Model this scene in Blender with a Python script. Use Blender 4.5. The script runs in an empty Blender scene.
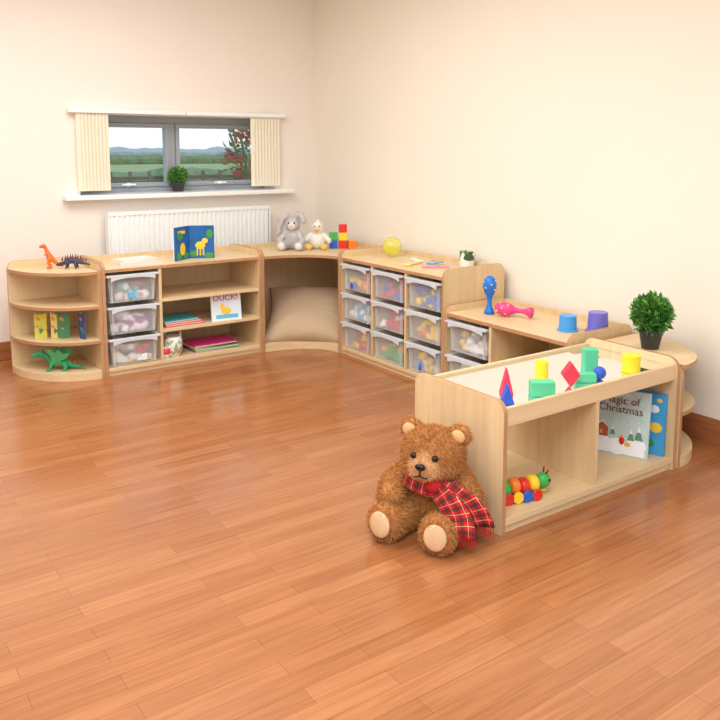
import bpy, bmesh, math, random
from mathutils import Vector, Matrix, Euler
random.seed(7)
S=bpy.context.scene
COL=S.collection
PI=math.pi

# ------------------------------------------------------------ materials
def lin(c):
    return tuple(((v/255)/12.92 if v/255<=.04045 else ((v/255+.055)/1.055)**2.4) for v in c[:3])+(1,)
MATS={}
def mat(name,c,rough=.5,metal=0,spec=.4,noise=0,nscale=30,bump=0,sub=0):
    if name in MATS: return MATS[name]
    m=bpy.data.materials.new(name); m.use_nodes=True
    nt=m.node_tree; b=nt.nodes['Principled BSDF']
    b.inputs['Base Color'].default_value=lin(c); b.inputs['Roughness'].default_value=rough
    b.inputs['Metallic'].default_value=metal; b.inputs['Specular IOR Level'].default_value=spec
    tc=nt.nodes.new('ShaderNodeTexCoord'); n=nt.nodes.new('ShaderNodeTexNoise')
    n.inputs['Scale'].default_value=nscale; n.inputs['Detail'].default_value=3
    nt.links.new(tc.outputs['Object'],n.inputs['Vector'])
    mx=nt.nodes.new('ShaderNodeMix'); mx.data_type='RGBA'
    k=noise if noise else .03
    l=lin(c)
    mx.inputs[6].default_value=tuple(v*(1-k) for v in l[:3])+(1,)
    mx.inputs[7].default_value=tuple(min(1,v*(1+k)) for v in l[:3])+(1,)
    nt.links.new(n.outputs['Fac'],mx.inputs[0]); nt.links.new(mx.outputs[2],b.inputs['Base Color'])
    if bump:
        bp=nt.nodes.new('ShaderNodeBump'); bp.inputs['Strength'].default_value=bump; bp.inputs['Distance'].default_value=.01
        nt.links.new(n.outputs['Fac'],bp.inputs['Height']); nt.links.new(bp.outputs['Normal'],b.inputs['Normal'])
    MATS[name]=m; return m

def wood(name,c1,c2,scale,rough=.4):
    m=bpy.data.materials.new(name); m.use_nodes=True; nt=m.node_tree; b=nt.nodes['Principled BSDF']
    tc=nt.nodes.new('ShaderNodeTexCoord'); mp=nt.nodes.new('ShaderNodeMapping'); mp.inputs['Scale'].default_value=scale
    n=nt.nodes.new('ShaderNodeTexNoise'); n.inputs['Scale'].default_value=1; n.inputs['Detail'].default_value=6; n.inputs['Roughness'].default_value=.6
    n.inputs['Distortion'].default_value=.4
    r=nt.nodes.new('ShaderNodeValToRGB'); r.color_ramp.elements[0].position=.3; r.color_ramp.elements[1].position=.7
    r.color_ramp.elements[0].color=lin(c2); r.color_ramp.elements[1].color=lin(c1)
    nt.links.new(tc.outputs['Object'],mp.inputs['Vector']); nt.links.new(mp.outputs['Vector'],n.inputs['Vector'])
    nt.links.new(n.outputs['Fac'],r.inputs['Fac']); nt.links.new(r.outputs['Color'],b.inputs['Base Color'])
    b.inputs['Roughness'].default_value=rough; b.inputs['Specular IOR Level'].default_value=.35
    return m
WV=wood('maple_upright',(231,204,160),(218,187,142),(28,28,1.6))
WH=wood('maple_board',(233,206,162),(221,190,145),(1.8,26,26))
RIM=wood('beech_edge',(196,150,110),(176,130,90),(8,8,8))
BACK=wood('maple_back',(229,202,159),(217,186,141),(26,26,1.6))

def clear(name,c,fac,rough=.35):
    m=bpy.data.materials.new(name); m.use_nodes=True; nt=m.node_tree; b=nt.nodes['Principled BSDF']
    b.inputs['Base Color'].default_value=lin(c); b.inputs['Roughness'].default_value=rough
    out=nt.nodes['Material Output']; t=nt.nodes.new('ShaderNodeBsdfTransparent'); mx=nt.nodes.new('ShaderNodeMixShader')
    n=nt.nodes.new('ShaderNodeTexNoise'); n.inputs['Scale'].default_value=12
    mr=nt.nodes.new('ShaderNodeMapRange'); mr.inputs['To Min'].default_value=fac-.04; mr.inputs['To Max'].default_value=fac+.04
    nt.links.new(n.outputs['Fac'],mr.inputs['Value']); nt.links.new(mr.outputs[0],mx.inputs['Fac'])
    nt.links.new(t.outputs[0],mx.inputs[1]); nt.links.new(b.outputs[0],mx.inputs[2]); nt.links.new(mx.outputs[0],out.inputs['Surface'])
    return m
TRAY=clear('frosted_plastic',(236,240,243),.33)
TRIM_=clear('frosted_plastic_rim',(230,234,238),.74)
YBALL=clear('clear_yellow_plastic',(235,232,40),.42,.1)

# ------------------------------------------------------------ mesh builder
class MB:
    def __init__(s): s.bm=bmesh.new()
    def add(s,verts,faces,mat=0,M=None,mats=None):
        vs=[s.bm.verts.new((M@Vector(v)) if M is not None else Vector(v)) for v in verts]
        for i,f in enumerate(faces):
            try:
                fc=s.bm.faces.new([vs[j] for j in f]); fc.material_index=mats[i] if mats else mat
            except ValueError: pass
        return s
    def box(s,x0,x1,y0,y1,z0,z1,mat=0,M=None):
        v=[(x,y,z) for x in (x0,x1) for y in (y0,y1) for z in (z0,z1)]
        f=[(0,1,3,2),(4,6,7,5),(0,4,5,1),(2,3,7,6),(0,2,6,4),(1,5,7,3)]
        return s.add(v,f,mat,M)
    def poly(s,pts,axis,t0,t1,mat=0,rim=None,M=None):
        n=len(pts)
        mk={'x':lambda a,b,t:(t,a,b),'y':lambda a,b,t:(a,t,b),'z':lambda a,b,t:(a,b,t)}[axis]
        v=[mk(a,b,t0) for a,b in pts]+[mk(a,b,t1) for a,b in pts]
        f=[tuple(range(n)),tuple(range(n,2*n))[::-1]]; ms=[mat,mat]
        for i in range(n):
            j=(i+1)%n; f.append((i,j,n+j,n+i)); ms.append(mat if rim is None else rim)
        return s.add(v,f,0,M,ms)
    def lathe(s,prof,M=None,seg=24,mat=0,mats=None):
        v=[];f=[];ms=[];rings=[]
        for r,z in prof:
            if r<1e-6: rings.append([len(v)]); v.append((0,0,z))
            else:
                rings.append(list(range(len(v),len(v)+seg)))
                v+=[(r*math.cos(2*PI*i/seg),r*math.sin(2*PI*i/seg),z) for i in range(seg)]
        for k in range(len(rings)-1):
            a,b=rings[k],rings[k+1]; mi=mats[k] if mats else mat
            for i in range(seg):
                j=(i+1)%seg
                if len(a)==1 and len(b)==1: continue
                if len(a)==1: f.append((a[0],b[i],b[j]))
                elif len(b)==1: f.append((a[i],a[j],b[0]))
                else: f.append((a[i],a[j],b[j],b[i]))
                ms.append(mi)
        return s.add(v,f,0,M,ms)
    def ball(s,c,r,mat=0,R=None,seg=20):
        if not isinstance(r,(tuple,list)): r=(r,r,r)
        n=seg//2
        prof=[(math.sin(PI*i/n) if 0<i<n else 0,-math.cos(PI*i/n)) for i in range(n+1)]
        M=Matrix.Translation(c)@(R if R is not None else Matrix.Identity(4))@Matrix.Diagonal((*r,1))
        return s.lathe(prof,M,seg,mat)
    def tube(s,pts,rad,seg=10,mat=0,cap=True):
        pts=[Vector(p) for p in pts]
        if not isinstance(rad,(list,tuple)): rad=[rad]*len(pts)
        v=[];f=[];n=len(pts);up=Vector((0,0,1))
        for i,p in enumerate(pts):
            d=(pts[min(i+1,n-1)]-pts[max(i-1,0)]).normalized()
            a=d.cross(up)
            if a.length<.05: a=d.cross(Vector((1,0,0)))
            a.normalize(); b=d.cross(a)
            v+=[tuple(p+rad[i]*(a*math.cos(2*PI*k/seg)+b*math.sin(2*PI*k/seg))) for k in range(seg)]
        for i in range(n-1):
            for k in range(seg):
                l=(k+1)%seg; f.append((i*seg+k,i*seg+l,(i+1)*seg+l,(i+1)*seg+k))
        if cap: f+=[tuple(range(seg)),tuple(range((n-1)*seg,n*seg))]
        return s.add(v,f,mat)
    def obj(s,name,mats,parent=None,smooth=False,bevel=0,loc=None,rotz=None,M=None,solid=0):
        bmesh.ops.recalc_face_normals(s.bm,faces=s.bm.faces[:])
        me=bpy.data.meshes.new(name); s.bm.to_mesh(me); s.bm.free()
        for m in (mats if isinstance(mats,(list,tuple)) else [mats]): me.materials.append(m)
        if smooth: me.polygons.foreach_set('use_smooth',[True]*len(me.polygons))
        o=bpy.data.objects.new(name,me); COL.objects.link(o)
        if parent: o.parent=parent
        if M is not None: o.matrix_local=M
        else:
            if loc: o.location=loc
            if rotz is not None: o.rotation_euler=(0,0,rotz)
        if solid:
            md=o.modifiers.new('solid','SOLIDIFY'); md.thickness=solid
        if bevel:
            md=o.modifiers.new('bevel','BEVEL'); md.width=bevel; md.segments=2; md.limit_method='ANGLE'; md.angle_limit=math.radians(40)
        return o
def top(o,label,cat,group=None,kind=None):
    o['label']=label; o['category']=cat
    if group: o['group']=group
    if kind: o['kind']=kind
    return o
def struct(o,label=None,cat=None):
    o['kind']='structure'
    if label: o['label']=label
    if cat: o['category']=cat
    return o
def root(name,loc,rotz,label,cat,group=None,rot=None):
    o=bpy.data.objects.new(name,None); COL.objects.link(o); o.location=loc
    o.rotation_euler=rot if rot else (0,0,rotz); o.empty_display_size=.1
    return top(o,label,cat,group)
def T(*a): return Matrix.Translation(a)
def RX(a): return Matrix.Rotation(a,4,'X')
def RY(a): return Matrix.Rotation(a,4,'Y')
def RZ(a): return Matrix.Rotation(a,4,'Z')

def rrect(a0,a1,b0,b1,r0=0,r1=0,n=7):
    p=[(a0,b0),(a1,b0)]
    p+= [(a1-r1+r1*math.cos(t),b1-r1+r1*math.sin(t)) for t in [PI/2*i/n for i in range(n+1)]] if r1 else [(a1,b1)]
    p+= [(a0+r0-r0*math.sin(t),b1-r0+r0*math.cos(t)) for t in [PI/2*i/n for i in range(n+1)]] if r0 else [(a0,b1)]
    return p

def fuse(name,parts,voxel,mats,parent=None,paint=None,smooth=6,fur=None,loc=None,rotz=None,M=None):
    """parts: chains [(x,y,z,r),...] or ('e',centre,radii,rot) joined to one continuous skin"""
    mb=MB()
    for p in parts:
        if p[0]=='e': mb.ball(p[1],p[2],0,p[3] if len(p)>3 else None,20)
        else:
            for i in range(len(p)-1):
                a,b=Vector(p[i]),Vector(p[i+1]); L=(b.xyz-a.xyz).length; st=max(2,int(L/(min(a[3],b[3])*.4))+1)
                for k in range(st+1):
                    q=a.lerp(b,k/st); mb.ball(q.xyz,q[3],0,None,12)
    o=mb.obj(name,mats,parent)
    rm=o.modifiers.new('r','REMESH'); rm.mode='VOXEL'; rm.voxel_size=voxel
    sm=o.modifiers.new('s','SMOOTH'); sm.iterations=smooth; sm.factor=.5
    dg=bpy.context.evaluated_depsgraph_get(); dg.update()
    me=bpy.data.meshes.new_from_object(o.evaluated_get(dg))
    o.modifiers.clear(); old=o.data; o.data=me; bpy.data.meshes.remove(old); me.name=name
    me.materials.clear()
    ml=mats if isinstance(mats,(list,tuple)) else [mats]
    for m in ml: me.materials.append(m)
    if paint:
        for f in me.polygons: f.material_index=paint(f.center)
    me.polygons.foreach_set('use_smooth',[True]*len(me.polygons))
    if fur:
        cnt,ln,w=fur; areas=[f.area for f in me.polygons]
        pick=random.choices(range(len(areas)),areas,k=cnt)
        bm=bmesh.new(); bm.from_mesh(me); bm.faces.ensure_lookup_table()
        data=[]
        for i in pick:
            f=me.polygons[i]; c=f.center.copy(); n=f.normal.copy()
            j=Vector((random.gauss(0,1),random.gauss(0,1),random.gauss(0,1)))
            d=(n+j*.45+Vector((0,0,-.35))).normalized(); s_=n.cross(j)
            if s_.length<.01: continue
            s_.normalize(); c+=j*voxel*.4; L=ln*random.uniform(.6,1.3)
            data.append((c-n*.001-s_*w,c-n*.001+s_*w,c+d*L,f.material_index))
        for a,b,c,mi in data:
            f=bm.faces.new((bm.verts.new(a),bm.verts.new(b),bm.verts.new(c))); f.material_index=mi; f.smooth=False
        bm.to_mesh(me); bm.free()
    if M is not None: o.matrix_local=M
    else:
        if loc: o.location=loc
        if rotz is not None: o.rotation_euler=(0,0,rotz)
    return o

def text(name,body,size,m,parent,M):
    cu=bpy.data.curves.new(name,'FONT'); cu.body=body; cu.size=size; cu.extrude=.0006; cu.align_x='CENTER'; cu.align_y='CENTER'; cu.space_line=.85
    t=bpy.data.objects.new('tmp',cu); COL.objects.link(t)
    dg=bpy.context.evaluated_depsgraph_get(); dg.update()
    me=bpy.data.meshes.new_from_object(t.evaluated_get(dg)); bpy.data.objects.remove(t)
    me.materials.clear(); me.materials.append(m)
    o=bpy.data.objects.new(name,me); COL.objects.link(o); o.parent=parent; o.matrix_local=M
    return o

# ------------------------------------------------------------ room shell
XW,YW=3.385,5.455
WALL=mat('wall_paint',(246,237,221),.8,noise=.012,nscale=3,spec=.2)
WALLB=mat('wall_paint_back',(245,234,222),.8,noise=.012,nscale=3,spec=.2)
WHITE=mat('white_gloss',(246,246,244),.3)
# floor
fm=bpy.data.materials.new('laminate_floor'); fm.use_nodes=True; nt=fm.node_tree; b=nt.nodes['Principled BSDF']
tc=nt.nodes.new('ShaderNodeTexCoord'); br=nt.nodes.new('ShaderNodeTexBrick')
br.offset=.37; br.inputs['Scale'].default_value=1; br.inputs['Brick Width'].default_value=.58; br.inputs['Row Height'].default_value=.064
br.inputs['Mortar Size'].default_value=.0008; br.inputs['Mortar Smooth'].default_value=.3; br.inputs['Bias'].default_value=0
br.inputs['Color1'].default_value=lin((182,120,76)); br.inputs['Color2'].default_value=lin((166,104,62)); br.inputs['Mortar'].default_value=lin((128,80,48))
nt.links.new(tc.outputs['Object'],br.inputs['Vector'])
mp=nt.nodes.new('ShaderNodeMapping'); mp.inputs['Scale'].default_value=(3,60,1); n=nt.nodes.new('ShaderNodeTexNoise')
n.inputs['Scale'].default_value=1; n.inputs['Detail'].default_value=7; n.inputs['Distortion'].default_value=.8
nt.links.new(tc.outputs['Object'],mp.inputs['Vector']); nt.links.new(mp.outputs[0],n.inputs['Vector'])
r=nt.nodes.new('ShaderNodeValToRGB'); r.color_ramp.elements[0].position=.32; r.color_ramp.elements[0].color=(.74,.70,.66,1); r.color_ramp.elements[1].position=.64; r.color_ramp.elements[1].color=(1,1,1,1)
nt.links.new(n.outputs['Fac'],r.inputs['Fac'])
mx=nt.nodes.new('ShaderNodeMix'); mx.data_type='RGBA'; mx.blend_type='MULTIPLY'; mx.inputs[0].default_value=.85
nt.links.new(br.outputs['Color'],mx.inputs[6]); nt.links.new(r.outputs['Color'],mx.inputs[7]); nt.links.new(mx.outputs[2],b.inputs['Base Color'])
b.inputs['Roughness'].default_value=.2; b.inputs['Specular IOR Level'].default_value=.7
struct(MB().box(-2,XW+.1,-1.5,YW+.1,-.1,0).obj('floor',fm))
struct(MB().box(XW,XW+.2,-1.5,YW+.3,0,2.7).obj('wall_right',WALL))
struct(MB().box(-2.2,-2,-1.5,YW+.3,0,2.7).obj('wall_left',WALL))
struct(MB().box(-2.2,XW+.2,-1.5,YW+.3,2.7,2.8).obj('ceiling',WHITE))
OX0,OX1,OZ0,OZ1=1.52,3.01,1.045,1.60
w=MB()
w.box(-2,OX0,YW,YW+.28,0,2.7); w.box(OX1,XW,YW,YW+.28,0,2.7); w.box(OX0,OX1,YW,YW+.28,0,OZ0); w.box(OX0,OX1,YW,YW+.28,OZ1,2.7)
struct(w.obj('wall_back',WALLB))
BB=wood('baseboard_wood',(176,112,70),(150,90,54),(4,4,30))
struct(MB().poly([(0,0),(.018,0),(.018,.1),(.008,.12),(0,.12)],'y',-1.5,YW,M=Matrix(((-1,0,0,XW),(0,1,0,0),(0,0,1,0),(0,0,0,1)))).obj('baseboard_right',BB))
struct(MB().box(-2,XW-.018,YW-.018,YW,0,.12).obj('baseboard_back',BB,bevel=.004))
# window
win=bpy.data.objects.new('window_1',None); COL.objects.link(win); win.location=(OX0,YW+.17,OZ0); struct(win)
GREY=mat('grey_frame',(160,166,172),.35)
W_=OX1-OX0;H_=OZ1-OZ0
f=MB()
f.box(0,W_,0,.07,0,.05);f.box(0,W_,0,.07,H_-.05,H_);f.box(0,.06,0,.07,.05,H_-.05);f.box(W_-.06,W_,0,.07,.05,H_-.05)
f.box(.70,.75,0,.07,.05,H_-.05)
struct(f.obj('window_frame',GREY,win,bevel=.004))
def sash(x0,x1):
    s=MB(); t=.03
    s.box(x0,x1,-.015,.05,.05,.05+t);s.box(x0,x1,-.015,.05,H_-.05-t,H_-.05);s.box(x0,x0+t,-.015,.05,.05+t,H_-.05-t);s.box(x1-t,x1,-.015,.05,.05+t,H_-.05-t)
    so=s.obj('sash',GREY,win,bevel=.004); struct(so)
    h=MB(); cx=(x0+x1)/2; h.box(cx-.012,cx+.012,-.03,-.015,.055,.08); h.box(cx-.05,cx+.05,-.045,-.03,.062,.075)
    struct(h.obj('window_handle',WHITE,win,bevel=.003))
sash(.06,.70); sash(.75,W_-.06)
g=bpy.data.materials.new('window_glass'); g.use_nodes=True; nt=g.node_tree
tr=nt.nodes.new('ShaderNodeBsdfTransparent'); gl=nt.nodes.new('ShaderNodeBsdfGlossy'); gl.inputs['Roughness'].default_value=.02; mxs=nt.nodes.new('ShaderNodeMixShader'); mxs.inputs[0].default_value=.04
nt.links.new(tr.outputs[0],mxs.inputs[1]);nt.links.new(gl.outputs[0],mxs.inputs[2]);nt.links.new(mxs.outputs[0],nt.nodes['Material Output'].inputs[0])
struct(MB().box(.09,W_-.09,.028,.034,.08,H_-.08).obj('window_pane',g,win))
# sill
struct(MB().box(1.40,3.14,YW-.09,YW+.17,OZ0-.02,OZ0+.012).obj('trim_1',WHITE,bevel=.006))
# vertical blinds
SL=mat('blind_fabric',(246,236,212),.8,noise=.04,nscale=60)
def blind(x0,x1,rail0,rail1):
    rt=root('vertical_blind',(x0,YW-.04,1.085),0,'cream fabric vertical blind drawn back beside the window','blind','vertical blinds at the window')
    s=MB(); n=9
    for i in range(n):
        cx=(x1-x0)*(i+.5)/n
        s.box(-.016,.016,-.0012,.0012,0,.52,0,T(cx,0,0)@RZ(math.radians(-42)))
    s.obj('slats',SL,rt)
    MB().box(rail0-x0,rail1-x0,-.025,.025,.52,.55).obj('head_rail',WHITE,rt,bevel=.003)
blind(1.50,1.71,1.45,2.262); blind(2.79,3.03,2.268,3.08)
# radiator
rd=root('radiator',(1.67,YW-.112,.36),0,'white fluted panel radiator on the wall below the window','radiator')
p=MB(); L=1.22; pts=[];n=34
for i in range(n):
    a=L*i/n; d=L/n
    pts+=[(a,0),(a+d*.25,-.012),(a+d*.65,-.012),(a+d*.9,0)]
pts+=[(L,.05),(0,.05)]
p.poly(pts,'z',0.02,.57); p.obj('radiator_panel',WHITE,rd,bevel=0)
g_=MB(); g_.box(-.01,L+.01,-.015,.055,.555,.58); g_.box(-.012,0,-.012,.055,.0,.56); g_.box(L,L+.012,-.012,.055,0,.56)
for i in range(40): g_.box(.02+i*.03,.035+i*.03,-.005,.045,.58,.582)
g_.obj('radiator_casing',WHITE,rd,bevel=.002)
MB().tube([(L+.012,.02,.05),(L+.05,.02,.05),(L+.05,.02,-.36)],.009,10).obj('radiator_pipe',WHITE,rd,smooth=True)
MB().box(.2,.24,.05,.108,.05,.5).obj('wall_bracket',WHITE,rd); MB().box(L-.24,L-.2,.05,.108,.05,.5).obj('wall_bracket',WHITE,rd)

# ------------------------------------------------------------ furniture
PT=.02
PAL=[(226,50,44),(40,100,205),(252,212,50),(70,175,80),(245,245,242),(244,134,40),(180,84,170),(110,195,230)]
PM=[mat('toy_colour_%s'%n,c,.35) for n,c in zip(['red','blue','yellow','green','white','orange','purple','sky'],PAL)]
def contents(M,w,d,h,pal,seed):
    rnd=random.Random(seed); m=MB()
    for i in range(34):
        s=rnd.uniform(.026,.042)
        x=rnd.uniform(-w/2+s,w/2-s); y=rnd.uniform(.06,d-.06); z=rnd.uniform(.75,1)*s if i<12 else rnd.uniform(s*.75,h-.01)
        if i<16: y=rnd.uniform(.05,.07)
        R=RZ(rnd.random()*3)@RX(rnd.uniform(-.5,.5))
        k=rnd.choice(pal)
        if rnd.random()<.55: m.box(-s,s,-s*.45,s*.45,-s*.5,s*.5,k,T(x,y,z)@R)
        else: m.ball((x,y,z),s*.75,k,None,14)
    o=m.obj('toy_assortment',PM,bevel=.004); o.matrix_world=M
    return top(o,'mixed coloured plastic toy pieces heaped inside a frosted tray','toys','toy pieces in the storage trays','stuff')
def tray(parent,PMx,x,z,w,h,d,pal,seed):
    """x centre, z bottom; front at y=0.01"""
    o=MB(); t=.90
    wt,wb=w/2-.012,(w/2-.012)*t; y0=.008;y1=d
    v=[(-wb,y0+.012,0),(wb,y0+.012,0),(wb,y1-.02,0),(-wb,y1-.02,0),(-wt,y0,h),(wt,y0,h),(wt,y1,h),(-wt,y1,h)]
    o.add(v,[(0,1,2,3),(0,1,5,4),(1,2,6,5),(2,3,7,6),(3,0,4,7)])
    for sx in(-1,1): o.box(sx*wb*.93-.004,sx*wb*.93+.004,y0-.002,y0+.012,.004,h-.03)
    tr=o.obj('tray',TRAY,parent,M=T(x,0,z))
    r=MB(); W2=w/2-.004
    r.box(-W2,W2,y0-.024,y0+.006,h-.010,h+.002); r.box(-W2,W2,y1-.01,y1,h-.006,h)
    r.box(-W2,-wt+.002,y0,y1,h-.006,h+.001); r.box(wt-.002,W2,y0,y1,h-.006,h+.001)
    n=10; pts=[(-W2*.86,h-.010)]+[(W2*.86*(-1+2*i/n),h-.018-.018*abs(-1+2*i/n)**3) for i in range(n+1)]+[(W2*.86,h-.010)]
    r.poly(pts,'y',y0-.024,y0-.019)
    r.obj('tray_rim',TRIM_,tr,bevel=.003)
    contents(PMx@T(x,0,z),w*.80,d,h*.68,pal,seed)
def storage(name,label,loc,rotz,W,D,H,tz,cols,group=None,seed=0,pals=None):
    R=root(name,loc,rotz,label,'storage unit',group)
    PMx=Matrix.Translation(loc)@RZ(rotz)
    for x in (0,W-PT):
        MB().poly(rrect(0,D,0,H,.05,.05),'x',x,x+PT,0,1).obj('side_panel',[WV,RIM],R,bevel=.0015)
    MB().box(PT,W-PT,.006,D-.018,tz-.02,tz).box(PT,W-PT,.003,.006,tz-.019,tz-.001,1).obj('top_board',[WH,RIM],R)
    MB().box(PT,W-PT,.008,D-.018,.03,.052).box(PT,W-PT,.02,.038,0,.03).obj('base_board',WH,R,bevel=.0015)
    MB().box(PT,W-PT,D-.018,D,.0,tz+.03).obj('back_panel',BACK,R,bevel=.0015)
    x=PT; k=0
    for ci,(cw,kind,n) in enumerate(cols):
        last=ci==len(cols)-1
        x1=W-PT if last else x+cw
        pitch=(tz-.02-.052)/n
        if kind=='t':
            for i in range(n-1,-1,-1):
                z=.052+i*pitch
                tray(R,PMx,(x+x1)/2,z+.006,x1-x-.004,pitch-.026,D-.05,pals[k%len(pals)] if pals else [0,1,2,3,4],seed*50+k); k+=1
                for a0 in (x,x1-.010):
                    MB().box(a0,a0+.010,.02,D-.03,z+pitch-.034,z+pitch-.026).obj('tray_runner',WHITE,R)
        else:
            for i in range(1,n):
                z=.052+i*pitch
                MB().box(x,x1,.01,D-.018,z-.018,z).obj('shelf',WH,R,bevel=.0015)
        if not last:
            MB().box(x1,x1+.018,.006,D-.018,.052,tz-.02).obj('divider',WV,R,bevel=.0015)
        x=x1+.018
    return R
DP=.47
storage('storage_unit','light maple unit with three trays and open shelves before the radiator',(1.397,4.65,0),0,1.06,DP,.70,.655,[(.33,'t',3),(0,'s',3)],seed=1,pals=[[4,4,4,7,5],[4,4,6],[4,4,2,4,0]])
storage('storage_unit','light maple unit with nine frosted trays of toys against the wall',(2.87,4.329,0),-PI/2,1.048,DP,.70,.655,[(.324,'t',3),(.324,'t',3),(0,'t',3)],seed=2,
   pals=[[5,1,2,0],[4,4,7],[2,2,0],[0,0,1],[0,0,1,4],[3,3,2],[1,2,1],[2,5,2],[4,7,1,2]])
storage('storage_unit','low maple unit with frosted trays and open shelves by the wall',(2.87,3.278,0),-PI/2,.89,DP,.50,.462,[(.33,'t',2),(0,'s',2)],seed=3,pals=[[4,2,4],[2,4,4]])

def quad(label,loc,sx,rx,ry,H,zs):
    R=root('corner_shelf_unit',loc,0,label,'shelf unit')
    N=18
    MB().poly([(y,z) for y,z in ([(-ry,0),(0,0),(0,H)]+[(-ry+.05-.05*math.sin(t),H-.05+.05*math.cos(t)) for t in [PI/2*i/7 for i in range(8)]])],'x',min(0,sx*PT),max(0,sx*PT),0,1).obj('side_panel',[WV,RIM],R,bevel=.0015)
    pts=[(sx*PT,0),(sx*rx,0)]+[(sx*(rx-.05+.05*math.cos(t)),H-.05+.05*math.sin(t)) for t in [PI/2*i/7 for i in range(8)]]+[(sx*PT,H)]
    MB().poly(pts,'y',-PT,0,0,1).obj('back_panel',[BACK,RIM],R,bevel=.0015)
    for z in zs:
        t0=.05 if z<.08 else .02
        pts=[(sx*PT,-PT)]+[(sx*(PT+(rx-PT)*math.cos(t)),-PT-(ry-PT)*math.sin(t)) for t in [PI/2*i/N for i in range(N+1)]]
        MB().poly(pts,'z',z-t0,z,0,0 if t0>.03 else 1).obj('shelf',[WH,RIM],R,bevel=.0015)
    return R
quad('light maple rounded end unit with four curved shelves of toys',(1.395,5.12,0),-1,.43,.47,.69,[.05,.236,.445,.65])
quad('low maple rounded end unit with three curved shelves by the wall',(2.979,2.378,0),1,.40,.50,.455,[.05,.25,.455])

# corner unit
def corner():
    X0,X1,Y0,Y1=2.459,3.34,4.331,5.12
    R=root('corner_unit',(X0,Y0,0),0,'light maple curved corner unit with an open cushioned bay','corner unit')
    W=X1-X0; D=Y1-Y0
    MB().poly(rrect(.32,D,0,.70,.05,.05),'x',0,PT,0,1).obj('side_panel',[WV,RIM],R,bevel=.0015)
    MB().poly(rrect(.41,W,0,.70,.05,.05),'y',0,PT,0,1).obj('side_panel',[WV,RIM],R,bevel=.0015)
    MB().box(PT,W,D-.018,D,0,.685).obj('back_panel',BACK,R,bevel=.0015)
    MB().box(W-.018,W,PT,D-.018,0,.685).obj('back_panel',BACK,R,bevel=.0015)
    N=20
    arc=[(PT+(.41-PT)*math.cos(t),PT+(.31-PT)*math.sin(t)) for t in [PI/2*i/N for i in range(N+1)]]
    pts=[(W-.018,PT)]+[(W-.018,D-.018),(PT,D-.018)]+arc[::-1]
    MB().poly(pts,'z',.635,.655,0,1).obj('top_board',[WH,RIM],R,bevel=.0015)
    MB().poly(pts,'z',0,.052,0,0).obj('base_board',[WH,RIM],R,bevel=.0015)
corner()

# play table unit G
GX=1.928
def gunit():
    W,D,H=1.04,.49,.492
    R=root('mirror_top_unit',(GX,1.88,0),0,'low light maple unit with mirrored top and two open bays','storage unit')
    for x in (0,W-PT): MB().poly(rrect(0,D,0,H,.05,.05),'x',x,x+PT,0,1).obj('side_panel',[WV,RIM],R,bevel=.0015)
    MB().box(PT,W-PT,.01,.028,.396,.463).obj('front_rail',WH,R,bevel=.0015)
    MB().box(PT,W-PT,D-.028,D-.01,.396,.463).obj('back_rail',WH,R,bevel=.0015)
    MB().box(PT,W-PT,.028,D-.028,.425,.445).obj('top_board',WH,R,bevel=.001)
    MIR=mat('mirror_acrylic',(244,247,248),.03,metal=.95)
    MB().box(PT+.004,W-PT-.004,.03,D-.03,.445,.452).obj('mirror',MIR,R)['label']='acrylic mirror panel'
    MB().box(PT,W-PT,.006,D-.006,.03,.055).box(PT,W-PT,.015,.035,0,.03).box(PT,W-PT,D-.035,D-.015,0,.03).obj('base_board',WH,R,bevel=.0015)
    MB().box(W/2-.01,W/2+.01,.01,D-.01,.055,.396).box(W/2-.01,W/2+.01,.03,D-.03,.396,.425).obj('divider',WV,R)
gunit()

# ------------------------------------------------------------ books
PAGES=mat('paper',(246,242,230),.8)
def cover_mat(name,base,pats,scale=10,thr=.55):
    m=bpy.data.materials.new(name); m.use_nodes=True; nt=m.node_tree; b=nt.nodes['Principled BSDF']
    tc=nt.nodes.new('ShaderNodeTexCoord'); n=nt.nodes.new('ShaderNodeTexVoronoi'); n.inputs['Scale'].default_value=scale
    nt.links.new(tc.outputs['Object'],n.inputs['Vector'])
    r=nt.nodes.new('ShaderNodeValToRGB'); r.color_ramp.interpolation='CONSTANT'
    sep=nt.nodes.new('ShaderNodeSeparateColor'); nt.links.new(n.outputs['Color'],sep.inputs[0]); nt.links.new(sep.outputs[0],r.inputs['Fac'])
    r.color_ramp.elements[0].color=lin(base); r.color_ramp.elements[0].position=0
    r.color_ramp.elements[1].color=lin(pats[0]); r.color_ramp.elements[1].position=thr
    for i,c in enumerate(pats[1:]):
        e=r.color_ramp.elements.new(thr+(1-thr)*(i+1)/len(pats)); e.color=lin(c)
    nt.links.new(r.outputs['Color'],b.inputs['Base Color']); b.inputs['Roughness'].default_value=.35
    return m
def book(loc,rot,w,h,t,m,label,group=None,cat='book'):
    """spine on local x=0, front cover faces -y, stands along z"""
    R=root('book',loc,0,label,cat,group,rot=rot)
    MB().box(0,w,0,.0018,0,h).box(0,w,t-.0018,t,0,h).box(0,.002,.0018,t-.0018,0,h).obj('cover',m,R)
    MB().box(.002,w-.004,.0018,t-.0018,.003,h-.003).obj('pages',PAGES,R)
    return R
rad=math.radians
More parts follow.
